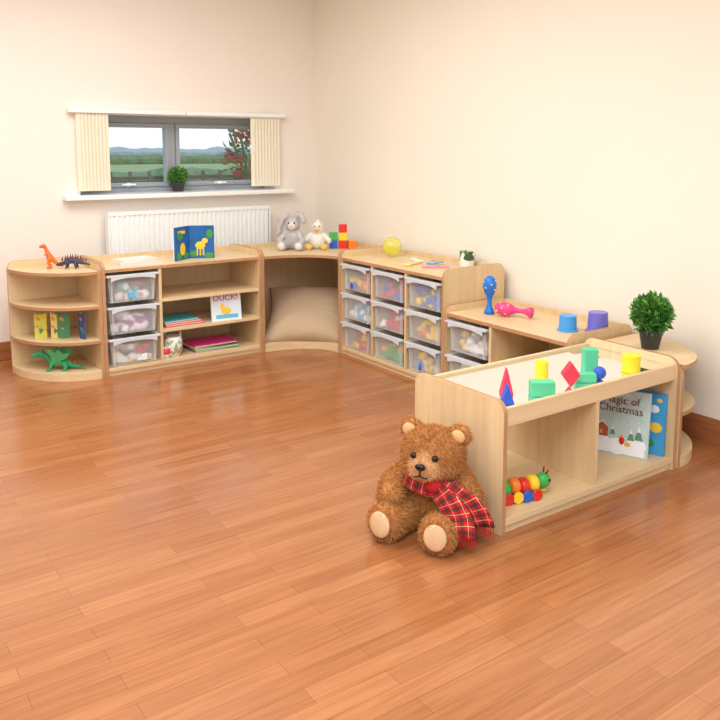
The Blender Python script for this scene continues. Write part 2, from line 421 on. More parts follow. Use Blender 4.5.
# standing splayed book on the unit top
cv=mat('jungle_cover',(30,98,160),.4,noise=.5,nscale=14)
R=root('book',(2.03,4.84,.655),0,'open picture book with blue jungle cover standing upright','book')
MB().box(0,.16,0,.012,0,.215,0,RZ(rad(-28))).box(-.16,0,0,.012,0,.215,0,RZ(rad(35))).obj('cover',cv,R)
MB().box(.003,.155,.012,.022,.004,.21,0,RZ(rad(-28))).box(-.155,-.003,.012,.022,.004,.21,0,RZ(rad(35))).obj('pages',PAGES,R)
yl=mat('print_yellow',(250,205,70),.4); gn=mat('print_green',(70,150,70),.4); dk=mat('print_navy',(16,46,80),.4)
m_=MB(); m_.ball((.07,-.0015,.085),(.032,.002,.026)); m_.ball((.10,-.0015,.115),(.02,.002,.018))
for dx in (-.02,.0,.02): m_.tube([(.07+dx,-.001,.02),(.07+dx,-.001,.075)],.005,8)
m_.ball((.03,-.001,.03),(.028,.0015,.02),1); m_.ball((.125,-.001,.02),(.03,.0015,.018),1); m_.ball((.13,-.001,.16),(.022,.0015,.03),1)
m_.obj('cover_picture',[yl,gn],R,M=RZ(rad(-28)))
m_=MB(); m_.ball((-.08,-.0015,.07),(.03,.002,.04),0); m_.ball((-.12,-.001,.03),(.03,.0015,.025),1); m_.ball((-.04,-.001,.025),(.03,.0015,.02),1); m_.ball((-.11,-.001,.16),(.035,.0015,.03),1)
m_.box(-.13,-.05,-.002,-.001,.17,.19,0)
m_.obj('cover_picture',[yl,gn],R,M=RZ(rad(35)))
# flat boards
book((1.60,4.88,.655+.012),(rad(-90),0,rad(8)),.24,.16,.012,mat('cover_cream',(240,236,226),.5),'thin pale book lying flat on the unit top')
book((1.54,4.74,.655+.010),(rad(-90),0,rad(-8)),.26,.10,.010,mat('cover_rose',(232,206,200),.5),'thin pinkish book lying flat on the unit top')
# books in unit B
duck=book((2.115,4.70,.2395),(rad(-8),0,rad(-6)),.205,.19,.014,mat('pond_cover',(228,240,246),.4,noise=.05,nscale=20),'white picture book with red lettering standing on a shelf')
text('title','DUCK!',.056,mat('print_red',(210,40,44),.4),duck,T(.10,-.002,.155)@RX(PI/2))
m_=MB(); m_.ball((.10,-.0015,.07),(.034,.002,.024)); m_.ball((.075,-.0015,.10),(.016,.002,.016)); m_.poly([(.03,.02),(.18,.02),(.18,.045),(.03,.045)],'y',-.0015,-.0005,1)
m_.obj('cover_picture',[yl,mat('print_pond',(110,190,225),.4)],duck)
def pile(x,y,z,cols,w,d,rz,grp):
    for i,(c,dw) in enumerate(cols):
        t=.010
        book((x+random.uniform(-.006,.006),y+dw*.3,z+t*(i+1)+.0006*i),(rad(-90),0,rad(rz+random.uniform(-5,5))),w-dw,d-dw*.5,t*.97,mat('cover_%s'%c[0],c[1],.4),'%s covered thin book lying flat in a small pile'%c[0],grp)
pile(1.80,4.70,.2395,[(('red',(222,50,60)),0),(('pink',(236,90,140)),.01),(('orange',(250,140,60)),.02),(('teal',(60,180,190)),.03)],.27,.2,4,'picture books piled on the shelf')
pile(2.00,4.71,.052,[(('purple',(140,70,170)),0),(('green',(100,190,90)),.01),(('yellow',(246,215,70)),.03),(('magenta',(232,60,150)),.02)],.32,.22,2,'picture books piled on the base shelf')
R=root('toy_basket',(1.855,4.73,.052),0,'small white patterned toy pot with arched handle on a shelf','toy')
pm=cover_mat('spotted_white',(240,236,228),[(226,150,150),(150,190,140)],45,.76)
MB().lathe([(0,0),(.045,0),(.058,.05),(.06,.10),(.05,.13),(.046,.13),(.05,.10),(0,.02)],seg=24).obj('container',pm,R,smooth=True)
MB().tube([(-.052,0,.11),(-.05,0,.15),(-.03,0,.178),(0,0,.188),(.03,0,.178),(.05,0,.15),(.052,0,.11)],.006,8).obj('handle',pm,R,smooth=True)
R=root('toy_cup',(1.79,4.69,.052),0,'white toy cup with red band standing on the base shelf','toy')
MB().lathe([(0,0),(.022,0),(.026,.03),(.028,.07),(.025,.07),(.022,.03),(0,.01)],seg=20,mats=[0,0,1,0,0,0]).obj('cup_body',[PM[4],PM[0]],R,smooth=True)
MB().tube([(.026,0,.055),(.042,0,.05),(.042,0,.03),(.025,0,.022)],.004,8).obj('cup_handle',PM[4],R,smooth=True)
# books standing on quarter shelf
for i,(x,y,rz,c,nm,w1) in enumerate([(1.065,4.92,-20,(216,214,80),'yellow',.07),(1.15,4.88,-62,(244,226,140),'cream',.05),(1.18,4.83,-14,(74,140,90),'green',.065),(1.285,4.775,-72,(36,84,150),'blue',.06)]):
    book((x,y,.2365),(0,0,rad(rz)),w1,.15+.01*(i%2),.007,cover_mat('sc_%d'%i,c,[(250,240,170),(60,140,130),(230,140,70)],42,.66),'small %s picture book standing on the rounded shelf'%nm,'small picture books on the rounded shelf')
# books in G
bk=book((2.742,2.16,.056),(rad(-6),0,rad(-68)),.25,.282,.012,mat('cover_wintry',(196,218,216),.35,noise=.16,nscale=20),'pale blue picture book with snowy scene standing in the bay')
text('title','Magic of\nChristmas',.046,mat('print_brown',(120,62,40),.4),bk,T(.128,-.002,.216)@RX(PI/2))
m_=MB()
for k,(x,z,r) in enumerate([(.05,.05,.04),(.12,.035,.045),(.2,.05,.042)]): m_.ball((x,-.0012,z),(r,.0018,r*.8),0)
m_.box(.012,.238,-.0016,-.0006,.006,.03,0)
m_.poly([(.03,.07),(.08,.07),(.08,.11),(.055,.135),(.03,.11)],'y',-.003,-.001,2); m_.poly([(.024,.108),(.055,.142),(.086,.108),(.055,.132)],'y',-.0036,-.002,0); m_.box(.045,.058,-.0035,-.003,.08,.097,1)
for x,z,s in ((.21,.075,1),(.178,.07,.8),(.10,.085,.6)): 
    m_.poly([(x-.018*s,z),(x+.018*s,z),(x,z+.06*s)],'y',-.003,-.001,3); m_.poly([(x-.009*s,z+.036*s),(x+.009*s,z+.036*s),(x,z+.062*s)],'y',-.0036,-.002,0)
for i in range(26): m_.ball((random.uniform(.015,.235),-.0008,random.uniform(.1,.27)),(.0026,.0012,.0026),0,None,8)
m_.ball((.14,-.002,.062),(.012,.002,.018),4); m_.ball((.14,-.002,.085),(.007,.002,.007),1); m_.ball((.165,-.002,.05),(.014,.002,.010),1)
m_.obj('cover_picture',[mat('print_snow',(247,250,252),.5),mat('print_gold',(235,180,70),.5),mat('print_brick',(186,96,76),.5),mat('print_pine',(100,150,120),.5),mat('print_red',(210,40,44),.4)],bk)
bb=book((2.845,2.20,.056),(rad(-3),0,rad(-75)),.30,.27,.012,mat('cover_blue',(70,160,215),.35,noise=.15,nscale=12),'bright blue picture book standing behind another book')
m_=MB()
for x,z,r,k in ((.25,.20,.022,0),(.26,.12,.028,1),(.235,.05,.024,2),(.27,.24,.012,1)): m_.ball((x,-.001,z),(r,.0015,r*.8),k)
m_.obj('cover_picture',[PM[4],yl,gn],bb)

# ------------------------------------------------------------ plants
LEAF=[mat('leaf_green',(66,126,48),.5,noise=.3,nscale=40),mat('leaf_light',(124,176,78),.5,noise=.3,nscale=40)]
def leaves(mb,c,r,n,ls,mats=(0,1),core=.25):
    for i in range(n):
        d=Vector((random.gauss(0,1),random.gauss(0,1),random.gauss(0,1))).normalized()
        q=Vector(c)+Vector((d.x*r[0],d.y*r[1],d.z*r[2]))*random.uniform(core,1)**.5
        s=ls*random.uniform(.7,1.3); u=(d+Vector((random.gauss(0,.5),random.gauss(0,.5),random.gauss(0,.5)+.3))).normalized()
        a=u.cross(Vector((random.gauss(0,1),random.gauss(0,1),random.gauss(0,1)))).normalized(); k=u.cross(a)*.15*s
        mb.add([q,q+u*s*.5+a*s*.22+k,q+u*s,q+u*s*.5-a*s*.22+k],[(0,1,2,3)],random.choice(mats))
def plant(loc,s,pw,ph,fr,n,label,ls):
    R=root('potted_plant',loc,0,label,'plant')
    POT=mat('dark_pot',(56,52,52),.4)
    MB().lathe([(0,0),(pw*.7,0),(pw*.95,ph*.85),(pw*1.04,ph*.86),(pw*1.04,ph),(pw*.9,ph),(pw*.85,ph*.8),(0,ph*.8)],seg=28).obj('pot',POT,R,smooth=False,bevel=.002)
    m=MB()
    for i in range(7):
        a=i*2.4; m.tube([(0,0,ph*.78),(.3*fr[0]*math.cos(a),.3*fr[0]*math.sin(a),ph+fr[2]),(.6*fr[0]*math.cos(a),.6*fr[0]*math.sin(a),ph+fr[2]*1.4)],.003,6,0)
    leaves(m,(0,0,ph+fr[2]*.85),fr,n,ls,(0,0,1))
    m.obj('foliage',LEAF,R)
plant((3.13,2.14,.456),1,.055,.09,(.075,.075,.078),1700,'bushy green artificial plant in a dark pot on the rounded unit',.034)
plant((2.245,5.535,1.058),1,.055,.065,(.062,.062,.055),1000,'round green plant in a dark pot on the windowsill',.026)

# ------------------------------------------------------------ toys on surfaces
def prism_tri(name,loc,rz,w,h,t,m,label,cat='toy block'):
    o=MB().poly([(-w/2,0),(w/2,0),(0,h)],'y',-t/2,t/2).obj(name,m,loc=loc,rotz=rz,bevel=.003); return top(o,label,cat)
FOAM={k:mat('foam_'+k,c,.55,noise=.05,nscale=80) for k,c in dict(red=(232,60,84),blue=(56,92,200),yellow=(248,226,50),green=(92,202,150),purple=(92,88,200)).items()}
zt=.4525
CR=rad(-35)
prism_tri('toy_block',(2.10,2.04,zt),CR,.05,.10,.04,FOAM['red'],'red triangular foam block standing on the mirror top')
prism_tri('toy_block',(2.018,1.955,zt),CR,.05,.075,.04,FOAM['blue'],'blue triangular foam block standing on the mirror top')
top(MB().box(-.045,.045,-.025,.025,0,.055).obj('toy_block',FOAM['green'],loc=(2.195,1.95,zt),rotz=CR,bevel=.003),'green rectangular foam block lying on the mirror top','toy block')
top(MB().lathe([(0,0),(.026,0),(.026,.085),(0,.085)],seg=28).obj('toy_block',FOAM['yellow'],loc=(2.325,2.07,zt),bevel=.003),'yellow cylinder foam block standing behind a green block','toy block')
top(MB().poly([(0,0),(.035,.05),(0,.10),(-.035,.05)],'y',-.02,.02).obj('toy_block',FOAM['red'],loc=(2.365,1.96,zt),rotz=CR,bevel=.003),'pinkish red diamond foam block balanced on the mirror top','toy block')
top(MB().box(-.028,.028,-.028,.028,0,.10).obj('toy_block',FOAM['green'],loc=(2.59,2.05,zt),rotz=CR,bevel=.003),'tall green foam block standing on the mirror top','toy block')
top(MB().box(-.05,.03,-.02,.02,0,.035).obj('toy_block',FOAM['green'],loc=(2.475,1.965,zt),rotz=CR,bevel=.003),'small flat green foam block lying on the mirror top','toy block')
top(MB().ball((0,0,.026),.026).obj('toy_ball',FOAM['blue'],loc=(2.54,1.96,zt),smooth=True),'small blue foam ball on the mirror top','ball')
top(MB().lathe([(0,0),(.037,0),(.037,.072),(0,.072)],seg=32).obj('toy_block',FOAM['yellow'],loc=(2.735,1.955,zt),bevel=.003),'yellow cylinder foam block on the mirror top','toy block')
BC=mat('plastic_blue',(76,160,228),.3); PC=mat('plastic_purple',(116,110,205),.3)
def cup(loc,r,h,m,label):
    R=root('stacking_cup',loc,0,label,'toy cup','plastic stacking cups on the low unit')
    MB().lathe([(r,0),(r*.90,h),(0,h),(0,h-.004),(r*.84,h-.004),(r*.94,0)],seg=32).obj('cup_body',m,R,bevel=.002)
    MB().lathe([(r*1.15,0),(r*1.15,h*.10),(r*.98,h*.13),(r*.9,0)],seg=32).obj('cup_rim',m,R)
cup((3.08,2.58,.4625),.046,.078,BC,'blue plastic stacking cup turned upside down')
cup((3.18,2.475,.4625),.052,.10,PC,'purple plastic stacking cup turned upside down')
def maraca(M,c1,c2,label):
    R=root('maraca',(0,0,0),0,label,'maraca','maracas on the low unit'); R.matrix_world=M
    MB().lathe([(0,0),(.026,0),(.03,.010),(.024,.024),(.013,.05),(.013,.08),(.018,.10)],seg=20,mat=0).obj('handle',c1,R,smooth=True)
    h=MB(); h.lathe([(.016,.098),(.030,.118),(.038,.15),(.038,.17),(.030,.195),(.014,.210),(0,.213)],seg=24)
    for i in range(12):
        a=i*2.4; z=.125+.006*i; r_=.0355 if .13<z<.185 else .031
        h.ball((r_*math.cos(a),r_*math.sin(a),z),.006,1,None,8)
    h.obj('shaker_head',[c1,c2],R,smooth=True)
maraca(T(3.045,3.10,.4625),mat('maraca_blue',(40,120,215),.3),PM[2],'blue maraca with oval head standing on its handle')
maraca(T(3.13,2.86,.4985)@RZ(rad(-245))@RY(rad(88)),mat('maraca_pink',(236,70,140),.3),PM[2],'pink maraca with oval head lying on its side')
top(MB().ball((0,0,.066),.066,seg=28).obj('toy_ball',YBALL,loc=(3.17,4.15,.656),smooth=True),'see-through yellow ball resting on the unit top','ball')
R=root('mug',(3.27,3.53,.655),0,'small patterned white mug near the end of the unit','mug')
MB().lathe([(0,0),(.042,0),(.045,.005),(.045,.095),(.041,.095),(.04,.01),(0,.01)],seg=28).obj('mug_body',cover_mat('mug_print',(232,236,220),[(90,130,60),(60,90,60),(230,220,200)],26,.45),R,smooth=False)
MB().tube([(.043,0,.075),(.065,0,.07),(.068,0,.045),(.06,0,.028),(.043,0,.022)],.005,8).obj('mug_handle',PM[4],R,smooth=True)
for (x,y,c,rz,w,nm) in [(3.05,3.78,(246,220,130),20,.17,'yellow'),(3.08,3.60,(246,150,180),-35,.16,'pink'),(3.16,3.88,(244,242,236),70,.15,'white'),(3.13,3.66,(120,200,222),10,.12,'aqua'),(3.2,3.76,(235,100,80),40,.12,'red')]:
    o=MB().box(-w/2,w/2,-.018,.018,0,.012).box(-w/2,-w/2+.03,-.026,.026,0,.013).obj('toy_xylophone_bar',mat('bar_'+nm,c,.4),loc=(x,y,.6555+(.0135 if nm in('aqua',) else 0)),rotz=rad(rz),bevel=.003)
    top(o,'%s wooden toy bar lying loose on the unit top'%nm,'toy','loose toy bars on the unit top')
q=.058
for (dx,dz,c,nm) in [(-.04,0,PM[1],'blue'),(-.04,1,PM[3],'green'),(.028,0,PM[0],'red'),(.028,1,PM[2],'yellow'),(.028,2,PM[0],'red')]:
    x=3.13+dx*.82; y=4.73-dx*.57
    o=MB().box(-q/2,q/2,-q/2,q/2,0,q-.001).box(-q*.38,q*.38,-q/2-.001,q/2+.001,q*.15,q*.8).obj('stacking_cube',c,loc=(x,y,.6555+dz*q),rotz=rad(-30),bevel=.003)
    top(o,'%s plastic stacking cube in a small tower'%nm,'toy block','stacking cubes on the corner unit')
o=MB().box(-q/2,q/2,-q/2,q/2,0,q-.001).obj('stacking_cube',PM[5],loc=(3.20,4.665,.6555),rotz=rad(-20),bevel=.003); top(o,'orange plastic stacking cube beside the tower','toy block','stacking cubes on the corner unit')

# caterpillar toy
R=root('toy_caterpillar',(2.055,1.995,.0555),rad(-15),'wooden pull-along caterpillar toy with coloured body and wheels','toy')
R.scale=(.90,.90,.90)
for i,k in enumerate([3,5,0,2]):
    zc=.054+(.006*(i%2))
    MB().lathe([(0,-.022),(.024,-.022),(.034,-.014),(.037,0),(.034,.014),(.024,.022),(0,.022)],T(.045*i,0,zc)@RY(PI/2),seg=24).obj('body_segment',PM[k],R,smooth=True)
    for sy in(-1,1):
        MB().lathe([(0,-.006),(.022,-.006),(.025,-.003),(.025,.003),(.022,.006),(0,.006)],T(.045*i,sy*.040,.025)@RX(PI/2),seg=22).obj('wheel',PM[[0,2,1,0][i]],R,smooth=False)
h=MB().ball((.185,0,.066),(.034,.032,.034),0); h.tube([(.195,-.01,.095),(.20,-.016,.112)],.003,6,1); h.tube([(.195,.01,.095),(.20,.016,.112)],.003,6,1); h.ball((.20,-.016,.113),.006,2);h.ball((.20,.016,.113),.006,2)
h.ball((.20,-.028,.074),.006,1); h.ball((.22,0,.062),.007,2)
h.obj('toy_head',[PM[3],mat('black_plastic',(20,20,20),.3),PM[0]],R,smooth=True)
MB().box(-.02,.20,-.006,.006,.02,.03).obj('axle_bar',PM[2],R)

# cushion
def cushion():
    N=40; mb=MB(); w=.315;h=.27;t=.115
    def P(i,j,s):
        u=-1+2*i/N; v=-1+2*j/N
        e=max((1-abs(u)**2.3)*(1-abs(v)**2.3),0); z=s*t*e**.62
        th=math.atan2(v,u); rr=math.hypot(u,v)
        wr=.006*math.sin(9*th+2.5*math.sin(3*th))*min(rr,1)**1.5*e**.3+.004*math.sin(6*u-5*v)*e
        k=1-.12*(1-u*u)*abs(v)**5; l=1-.12*(1-v*v)*abs(u)**5
        sag=-.02*u*u+.07*max(v,0)**2-.02*math.exp(-((u*.8)**2+(v-.1)**2)*4)*(s>0)
        return (u*w*l,v*h*k,z+wr*s+sag)
    v=[];f=[]
    for s in (1,-1):
        o=len(v); v+=[P(i,j,s) for i in range(N+1) for j in range(N+1)]
        for i in range(N):
            for j in range(N):
                a=o+i*(N+1)+j; f.append((a,a+1,a+N+2,a+N+1))
    mb.add(v,f); bmesh.ops.remove_doubles(mb.bm,verts=mb.bm.verts[:],dist=.001)
    o=mb.obj('cushion',mat('linen',(200,172,140),.9,noise=.08,nscale=160,bump=.15),smooth=True,M=T(2.865,4.72,.185)@RZ(rad(-38))@RX(rad(27)))
    top(o,'taupe linen cushion slumped inside the curved corner unit','cushion')
cushion()

# ------------------------------------------------------------ soft toys
BLK=mat('black_bead',(18,14,12),.12)
RB=mat('rabbit_grey_plush',(204,198,194),.95,noise=.15,nscale=90)
RBL=mat('rabbit_pale_plush',(236,230,222),.95,noise=.1,nscale=90)
R=root('toy_rabbit',(2.83,4.87,.656),rad(-42),'grey plush rabbit with long ears sitting on the corner unit','soft toy')
fuse('body',[('e',(0,0,.075),(.070,.055,.078)),('e',(0,-.01,.18),(.05,.046,.048)),('e',(0,-.045,.165),(.025,.025,.022)),
  [(-.045,-.02,.12,.02),(-.085,-.05,.07,.019),(-.08,-.07,.05,.021)],[(.045,-.02,.12,.02),(.075,-.05,.07,.019),(.07,-.07,.05,.021)],
  [(-.045,-.01,.035,.034),(-.06,-.08,.030,.028),(-.062,-.105,.034,.030)],[(.045,-.01,.035,.034),(.06,-.08,.030,.028),(.062,-.105,.034,.030)],
  [(-.025,0,.215,.014),(-.04,0,.245,.018),(-.075,-.01,.215,.022),(-.098,-.015,.15,.022),(-.10,-.02,.12,.018)],[(.02,0,.215,.014),(.035,0,.25,.020),(.06,-.01,.245,.022),(.082,-.02,.20,.020)]],
  .005,[RB,RBL],R,paint=lambda c:1 if (c.y<-.05 and c.z>.1) or (c.y<-.115) else 0,fur=(9000,.010,.0012))
MB().ball((-.02,-.053,.19),.006).obj('eye',BLK,R,smooth=True); MB().ball((.02,-.053,.19),.006).obj('eye',BLK,R,smooth=True)
MB().ball((0,-.071,.172),(.007,.005,.005)).obj('nose',mat('pink_nose',(200,130,130),.6),R,smooth=True)
DW=mat('duck_white_plush',(248,244,234),.95,noise=.06,nscale=90); DY=mat('duck_beak_felt',(240,190,104),.8,noise=.06,nscale=90)
R=root('toy_duck',(2.985,4.79,.656),rad(-38),'white plush duck with tan beak sitting on the corner unit','soft toy')
fuse('body',[('e',(0,0,.062),(.058,.055,.062)),('e',(0,-.008,.15),(.04,.038,.042)),[(0,0,.1,.035),(0,-.005,.14,.034)],
  [(-.045,0,.10,.018),(-.085,-.02,.06,.016)],[(.045,0,.10,.018),(.085,-.02,.06,.016)],[(0,0,.185,.012),(.008,.0,.205,.007)]],.005,[DW],R,fur=(6000,.009,.0011))
fuse('beak',[('e',(0,-.055,.142),(.021,.024,.008)),('e',(0,-.045,.15),(.014,.016,.010))],.003,[DY],R,smooth=3)
for s in(-1,1):
    fuse('foot',[[(s*.035,-.04,.022,.012),(s*.05,-.075,.02,.012)],('e',(s*.055,-.09,.024),(.024,.012,.022))],.003,[DY],R,smooth=3)
    MB().ball((s*.018,-.044,.165),.005).obj('eye',BLK,R,smooth=True)

# teddy
TB=mat('teddy_brown_fur',(196,136,80),.95,noise=.16,nscale=70,spec=.12); TL=mat('teddy_tan_fur',(226,178,126),.95,noise=.10,nscale=70,spec=.12)
TP=mat('paw_pad_velour',(226,188,146),.9,noise=.06,nscale=90)
R=root('teddy_bear',(1.812,2.095,0),rad(-60),'brown furry teddy bear with red tartan scarf sitting on the floor','teddy bear')
R.scale=(1.07,1.03,1.0)
hd=(0,-.045,.288)
fuse('body',[('e',(0,0,.12),(.114,.098,.118)),('e',(0,-.01,.20),(.088,.075,.06)),('e',hd,(.108,.094,.090)),
  ('e',(hd[0],hd[1]-.076,hd[2]-.026),(.054,.045,.041)),('e',(hd[0],hd[1]-.02,hd[2]-.035),(.102,.078,.052)),
  ('e',(hd[0]-.086,hd[1]+.02,hd[2]+.070),(.038,.02,.038)),('e',(hd[0]+.086,hd[1]+.02,hd[2]+.070),(.038,.02,.038)),
  [(-.08,-.02,.205,.044),(-.135,-.06,.155,.044),(-.122,-.125,.135,.046)],
  [(.08,-.02,.205,.044),(.132,-.045,.145,.043),(.132,-.09,.10,.045)],
  [(-.07,-.02,.06,.060),(-.10,-.13,.058,.056),(-.108,-.18,.058,.054)],
  [(.06,-.02,.06,.060),(.068,-.13,.058,.056),(.072,-.19,.058,.054)],
  ('e',(-.112,-.20,.069),(.057,.030,.066)),('e',(.074,-.21,.069),(.057,.030,.066))],
  .006,[TB,TL],R,paint=lambda c:1 if (c.y<hd[1]-.086 and c.z>.225 and c.z<.325) else 0,fur=(60000,.0125,.0012))
def disc(name,c,r,nrm,m,sq=1):
    q_=Vector((0,0,1)).rotation_difference(Vector(nrm).normalized()).to_matrix().to_4x4()
    o=MB().ball((0,0,0),(r,r*sq,.010),0,None,24).obj(name,m,R,smooth=True); o.matrix_local=T(*c)@q_; return o
disc('foot_pad',(-.117,-.230,.073),.038,(-.15,-1,.1),TP,1.2); disc('foot_pad',(.076,-.240,.073),.038,(.05,-1,.1),TP,1.2)
for s in(-1,1):
    disc('inner_ear',(hd[0]+s*.086,hd[1]-.002,hd[2]+.071),.024,(0,-1,.1),TL)
    MB().ball((hd[0]+s*.037,hd[1]-.090,hd[2]+.014),.011).obj('eye',BLK,R,smooth=True)
MB().ball((hd[0],hd[1]-.128,hd[2]-.008),(.018,.010,.012)).obj('nose',BLK,R,smooth=True)
MB().tube([(hd[0],hd[1]-.129,hd[2]-.018),(hd[0],hd[1]-.131,hd[2]-.038)],.0024,6).tube([(hd[0]-.022,hd[1]-.121,hd[2]-.048),(hd[0]-.011,hd[1]-.128,hd[2]-.044),(hd[0],hd[1]-.131,hd[2]-.038),(hd[0]+.011,hd[1]-.128,hd[2]-.044),(hd[0]+.022,hd[1]-.121,hd[2]-.048)],.0024,6).obj('mouth',BLK,R)
# tartan
tm=bpy.data.materials.new('tartan'); tm.use_nodes=True; nt=tm.node_tree; b=nt.nodes['Principled BSDF']; b.inputs['Roughness'].default_value=.9
uv=nt.nodes.new('ShaderNodeUVMap'); sp=nt.nodes.new('ShaderNodeSeparateXYZ'); nt.links.new(uv.outputs[0],sp.inputs[0])
def mth(op,a,bv=None):
    n=nt.nodes.new('ShaderNodeMath'); n.operation=op
    if hasattr(a,'links') or hasattr(a,'is_linked'): nt.links.new(a,n.inputs[0])
    else: n.inputs[0].default_value=a
    if bv is not None:
        if hasattr(bv,'is_linked'): nt.links.new(bv,n.inputs[1])
        else: n.inputs[1].default_value=bv
    return n.outputs[0]
def stripe(src,off,wd): return mth('LESS_THAN',mth('ABSOLUTE',mth('SUBTRACT',mth('FRACT',mth('ADD',mth('MULTIPLY',src,26),off)),.5)),wd)
def mixc(fac,a,bc):
    n=nt.nodes.new('ShaderNodeMix'); n.data_type='RGBA'; nt.links.new(fac,n.inputs[0])
    if hasattr(a,'is_linked'): nt.links.new(a,n.inputs[6])
    else: n.inputs[6].default_value=a
    n.inputs[7].default_value=bc; return n.outputs[2]
c=lin((214,28,36))
for s_,o_,w_,k_,cc in [('X',.0,.17,.66,(22,44,40)),('Y',.0,.17,.66,(22,44,40)),('X',.5,.022,.7,(232,222,170)),('Y',.5,.022,.7,(232,222,170))]:
    f0=mth('MULTIPLY',stripe(sp.outputs[s_],o_,w_),k_)
    c=mixc(f0,c,lin(cc))
nt.links.new(c,b.inputs['Base Color'])
def strip(name,path,widths,side,parent,tk=.006):
    bm=bmesh.new(); uvl=bm.loops.layers.uv.new('UVMap'); rows=[];d=0;K=6
    for i,p in enumerate(path):
        p=Vector(p)
        if i: d+=(p-Vector(path[i-1])).length
        sv=Vector(side[i]).normalized()
        rows.append([(bm.verts.new(p+sv*widths[i]*(k/K-.5)+Vector((0,-.004*math.sin(k*1.6+i),0))),(d,widths[i]*(k/K))) for k in range(K+1)])
    for i in range(len(rows)-1):
        for k in range(K):
            q4=[rows[i][k],rows[i][k+1],rows[i+1][k+1],rows[i+1][k]]
            f=bm.faces.new([x[0] for x in q4]); f.smooth=True
            for l,x in zip(f.loops,q4): l[uvl].uv=x[1]
    me=bpy.data.meshes.new(name); bm.to_mesh(me); bm.free(); me.materials.append(tm)
    o=bpy.data.objects.new(name,me); COL.objects.link(o); o.parent=parent
    md=o.modifiers.new('s','SOLIDIFY'); md.thickness=tk; md.offset=0
    return o
path=[];side=[];wd=[]
for i in range(25):
    a=2*PI*i/24+PI/2
    path.append((.102*math.cos(a),-.02+.098*math.sin(a),.208-.020*(-math.sin(a)+.2*math.cos(a)))); side.append((-.45*math.cos(a),-.45*math.sin(a),1)); wd.append(.058)
sc=strip('scarf',path,wd,side,R,.01)
strip('scarf_tail',[(.035,-.125,.196),(.07,-.144,.178),(.105,-.154,.148),(.128,-.160,.115),(.138,-.172,.085),(.143,-.182,.062)],[.045,.07,.085,.095,.10,.10],[(.5,0,1),(.8,0,.8),(1,-.05,.5),(1,-.05,.3),(1,-.05,.15),(1,-.05,.1)],sc,.006)
strip('scarf_tail',[(.035,-.122,.202),(.09,-.132,.196),(.138,-.134,.172),(.168,-.128,.138),(.182,-.120,.105),(.188,-.115,.078)],[.045,.065,.075,.085,.09,.09],[(.3,0,1),(.6,0,1),(.9,.1,.6),(1,.2,.35),(1,.2,.2),(1,.2,.15)],sc,.006)
m_=MB(); m_.ball((.028,-.125,.199),(.028,.02,.026)); kn=m_.obj('scarf_knot',mat('scarf_red',(190,28,36),.9,noise=.3,nscale=60),sc,smooth=True)
fr=MB()
for i in range(18):
    x=.095+i*.0055; fr.tube([(x,-.182,.062+.0005*i),(x+random.uniform(-.003,.003),-.186,.034)],.0014,5)
fr.obj('scarf_fringe',mat('scarf_red',(190,28,36),.9),sc)
fr=MB()
for i in range(16):
    x=.145+i*.0055; fr.tube([(x,-.124+.001*i,.074+.0007*i),(x+random.uniform(-.003,.003),-.126+.001*i,.048)],.0014,5)
fr.obj('scarf_fringe',mat('scarf_red',(190,28,36),.9),sc)

# ------------------------------------------------------------ dinosaurs
OR=mat('dino_orange',(222,112,44),.5,noise=.25,nscale=60); DK=mat('dino_dark',(66,60,84),.5,noise=.3,nscale=60)
o=fuse('toy_dinosaur',[[(.075,0,.012,.004),(.05,0,.02,.008),(.02,0,.05,.014),(0,0,.07,.020),(-.012,0,.095,.015),(-.02,0,.125,.010),(-.03,0,.138,.013),(-.05,0,.134,.008)],
  [(0,-.012,.06,.013),(-.008,-.016,.035,.008),(.004,-.016,.008,.007),(-.016,-.016,.005,.005)],[(0,.012,.06,.013),(-.008,.016,.035,.008),(.004,.016,.008,.007),(-.016,.016,.005,.005)],
  [(-.012,-.014,.092,.005),(-.032,-.016,.082,.003)],[(-.012,.014,.092,.005),(-.032,.016,.082,.003)]],.003,[OR],smooth=3,loc=(1.175,4.93,.6505),rotz=rad(-20))
top(o,'orange plastic toy dinosaur standing upright on the rounded shelf','toy dinosaur')
R=root('toy_dinosaur',(1.285,4.86,.6505),rad(-30),'dark plastic toy dinosaur with back plates on the rounded shelf','toy dinosaur')
fuse('body',[[(.105,0,.022,.004),(.065,0,.034,.010),(.02,0,.048,.02),(-.015,0,.048,.020),(-.045,0,.033,.012),(-.07,0,.028,.011),(-.088,0,.022,.007)],
 [(.022,.014,.035,.01),(.028,.022,.006,.006)],[(.022,-.014,.035,.01),(.028,-.022,.006,.006)],[(-.025,.014,.035,.009),(-.03,.022,.006,.006)],[(-.025,-.014,.035,.009),(-.03,-.022,.006,.006)]],.003,[DK],R,smooth=3)
m_=MB()
for i in range(10):
    x=-.055+i*.015; z=.046+.020*math.sin(PI*(i+1.2)/10.5); s_=1 if i<8 else .7; m_.poly([(x-.007,z-.006),(x+.007,z-.006),(x+.004,z+.024*s_)],'y',-.002+(.005 if i%2 else -.005),.002+(.005 if i%2 else -.005))
m_.obj('back_plates',mat('dino_plate',(120,66,70),.5),R)
DG=mat('dragon_green',(44,160,104),.45,noise=.25,nscale=50); DGL=mat('dragon_wing',(86,180,116),.5,noise=.2,nscale=50); DR=mat('dragon_red',(214,74,50),.5)
R=root('toy_dragon',(1.165,4.815,.0505),rad(-30),'green plastic toy dragon with raised wings on the bottom shelf','toy dragon')
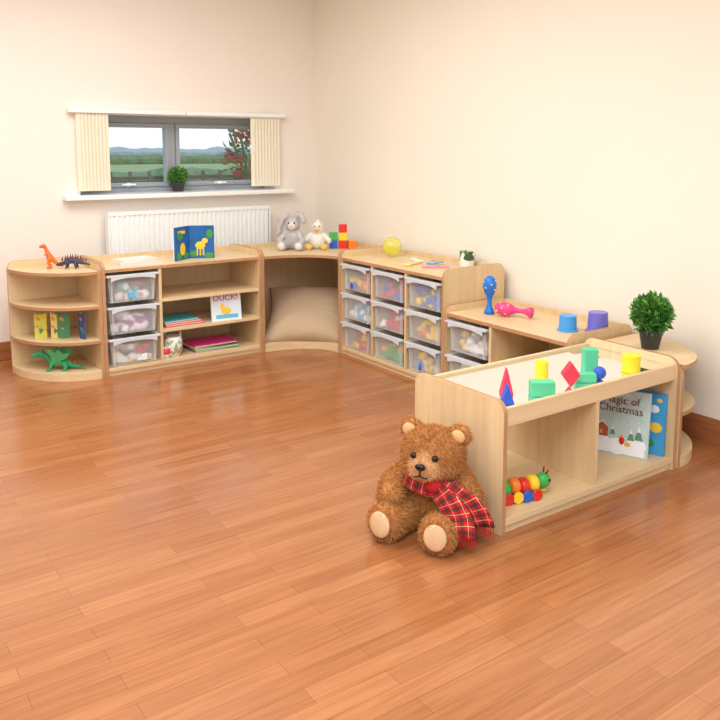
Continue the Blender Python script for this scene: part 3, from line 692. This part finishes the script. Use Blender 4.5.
fuse('body',[[(.17,-.02,.012,.004),(.13,.01,.014,.007),(.09,.01,.022,.012),(.04,0,.045,.026),(-.01,0,.052,.028),(-.05,0,.070,.018),(-.075,0,.094,.013),(-.095,0,.104,.020),(-.13,0,.094,.013),(-.15,0,.088,.008)],
 [(.045,.02,.04,.018),(.055,.028,.022,.010),(.045,.03,.006,.009),(.03,.03,.005,.006)],[(.045,-.02,.04,.018),(.055,-.028,.022,.010),(.045,-.03,.006,.009),(.03,-.03,.005,.006)],
 [(-.03,.02,.045,.013),(-.035,.028,.025,.009),(-.045,.03,.006,.008),(-.06,.03,.005,.006)],[(-.03,-.02,.045,.013),(-.035,-.028,.025,.009),(-.045,-.03,.006,.008),(-.06,-.03,.005,.006)],
 [(-.095,.010,.112,.006),(-.075,.014,.138,.002)],[(-.095,-.010,.112,.006),(-.075,-.014,.138,.002)]],.0035,[DG,DR],R,smooth=3,paint=lambda c:1 if (c.z<.036 and -.03<c.x<.035 and abs(c.y)<.014) or (c.x<-.125 and c.z<.086) else 0)
for s in(-1,1):
    MB().poly([(-.02,.055),(-.045,.14),(-.03,.15),(0,.125),(.02,.150),(.045,.115),(.08,.125),(.07,.095),(.055,.08),(.03,.07),(.02,.06)],'y',-.002,.002).obj('wing',DGL,R,M=T(0,s*.015,0.03)@RX(-s*rad(22))@T(0,0,-.03))
sp_=MB()
for i in range(7):
    x=-.04+i*.022; z=.075-.0002*i-(.008*max(0,i-3)); sp_.poly([(x-.007,z-.006),(x+.007,z-.006),(x+.005,z+.010)],'y',-.002,.002)
sp_.obj('back_spines',DR,R)

# ------------------------------------------------------------ outside
GR=mat('grass',(160,182,116),.95,noise=.25,nscale=.15)
struct(MB().box(-60,120,5.8,260,-.45,-.35).obj('lawn',GR))
hm=mat('hedge_leaf',(118,144,98),.95,noise=.4,nscale=2); hf=mat('hedge_distant_haze',(180,194,190),.95,noise=.15,nscale=.5)  # far hedge: distance haze painted into its pale leaf colour
def hedge(x0,x1,y,h,n,m0,dy=1.5):
    m=MB()
    for i in range(n):
        t_=i/(n-1); m.ball((x0+(x1-x0)*t_,y+random.uniform(-.5,.5),-.35+h*.3),(abs(x1-x0)/n*1.2,dy,h*random.uniform(.5,.8)),0,None,10)
    top(m.obj('hedge',m0),'green field hedge seen through the window','hedge')
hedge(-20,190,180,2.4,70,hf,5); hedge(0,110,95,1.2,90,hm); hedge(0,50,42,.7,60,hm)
FN=mat('fence_timber',(110,100,90),.8,noise=.2)
fe=root('garden_fence',(3.2,12.0,-.35),0,'weathered timber post-and-rail garden fence outside the window','fence')
for i in range(17): MB().box(i*.3-.018,i*.3+.018,-.03,.03,0,1.38).obj('fence_post',FN,fe)
for z in (.55,1.25): MB().box(-.1,4.95,.03,.05,z,z+.05).obj('fence_rail',FN,fe)
m_=MB(); leaves(m_,(5.55,10.6,1.25),(.42,.5,.75),700,.13,(0,0,1,1,2),.1)
for i in range(5): m_.tube([(5.6,10.6,-.36),(5.6+random.uniform(-.3,.3),10.6,.5),(5.6+random.uniform(-.5,.5),10.6,1.6)],.02,6,0)
top(m_.obj('garden_bush',[hm,mat('bush_red',(206,88,96),.8),mat('bush_olive',(140,150,80),.8)]),'garden shrub with reddish leaves outside the window','bush')

# ------------------------------------------------------------ light
wd_=bpy.data.worlds.new('sky'); S.world=wd_; wd_.use_nodes=True; nt=wd_.node_tree; bg=nt.nodes['Background']
tc=nt.nodes.new('ShaderNodeTexCoord'); sp=nt.nodes.new('ShaderNodeSeparateXYZ'); r=nt.nodes.new('ShaderNodeValToRGB')
nt.links.new(tc.outputs['Generated'],sp.inputs[0]); nt.links.new(sp.outputs['Z'],r.inputs['Fac']); nt.links.new(r.outputs['Color'],bg.inputs['Color'])
r.color_ramp.elements[0].position=0; r.color_ramp.elements[0].color=lin((234,240,246)); r.color_ramp.elements[1].position=.5; r.color_ramp.elements[1].color=lin((186,210,240))
bg.inputs['Strength'].default_value=1.3
def area(loc,rot,sx,sy,e,c=(.93,.98,1)):
    l=bpy.data.lights.new('added_fill_light','AREA'); l.shape='RECTANGLE'; l.size=sx; l.size_y=sy; l.energy=e; l.color=c
    o=bpy.data.objects.new('added_fill_light',l); COL.objects.link(o); o.location=loc; o.rotation_euler=rot; top(o,'added rectangular fill light, unseen, below the ceiling','light')
area((.9,3.3,2.66),(0,0,0),2.4,2.0,86); area((.3,.4,2.66),(0,0,0),2.4,1.8,100)  # unseen area fills added under the ceiling for soft, even room light

cam=bpy.data.cameras.new('camera'); co=bpy.data.objects.new('camera',cam); COL.objects.link(co); S.camera=co
cam.sensor_width=36; cam.lens=39.5; cam.shift_y=-110/720; co.location=(0,0,1.36); co.rotation_euler=(rad(90-7.22),0,rad(-35.03))
S.view_settings.view_transform='Standard'
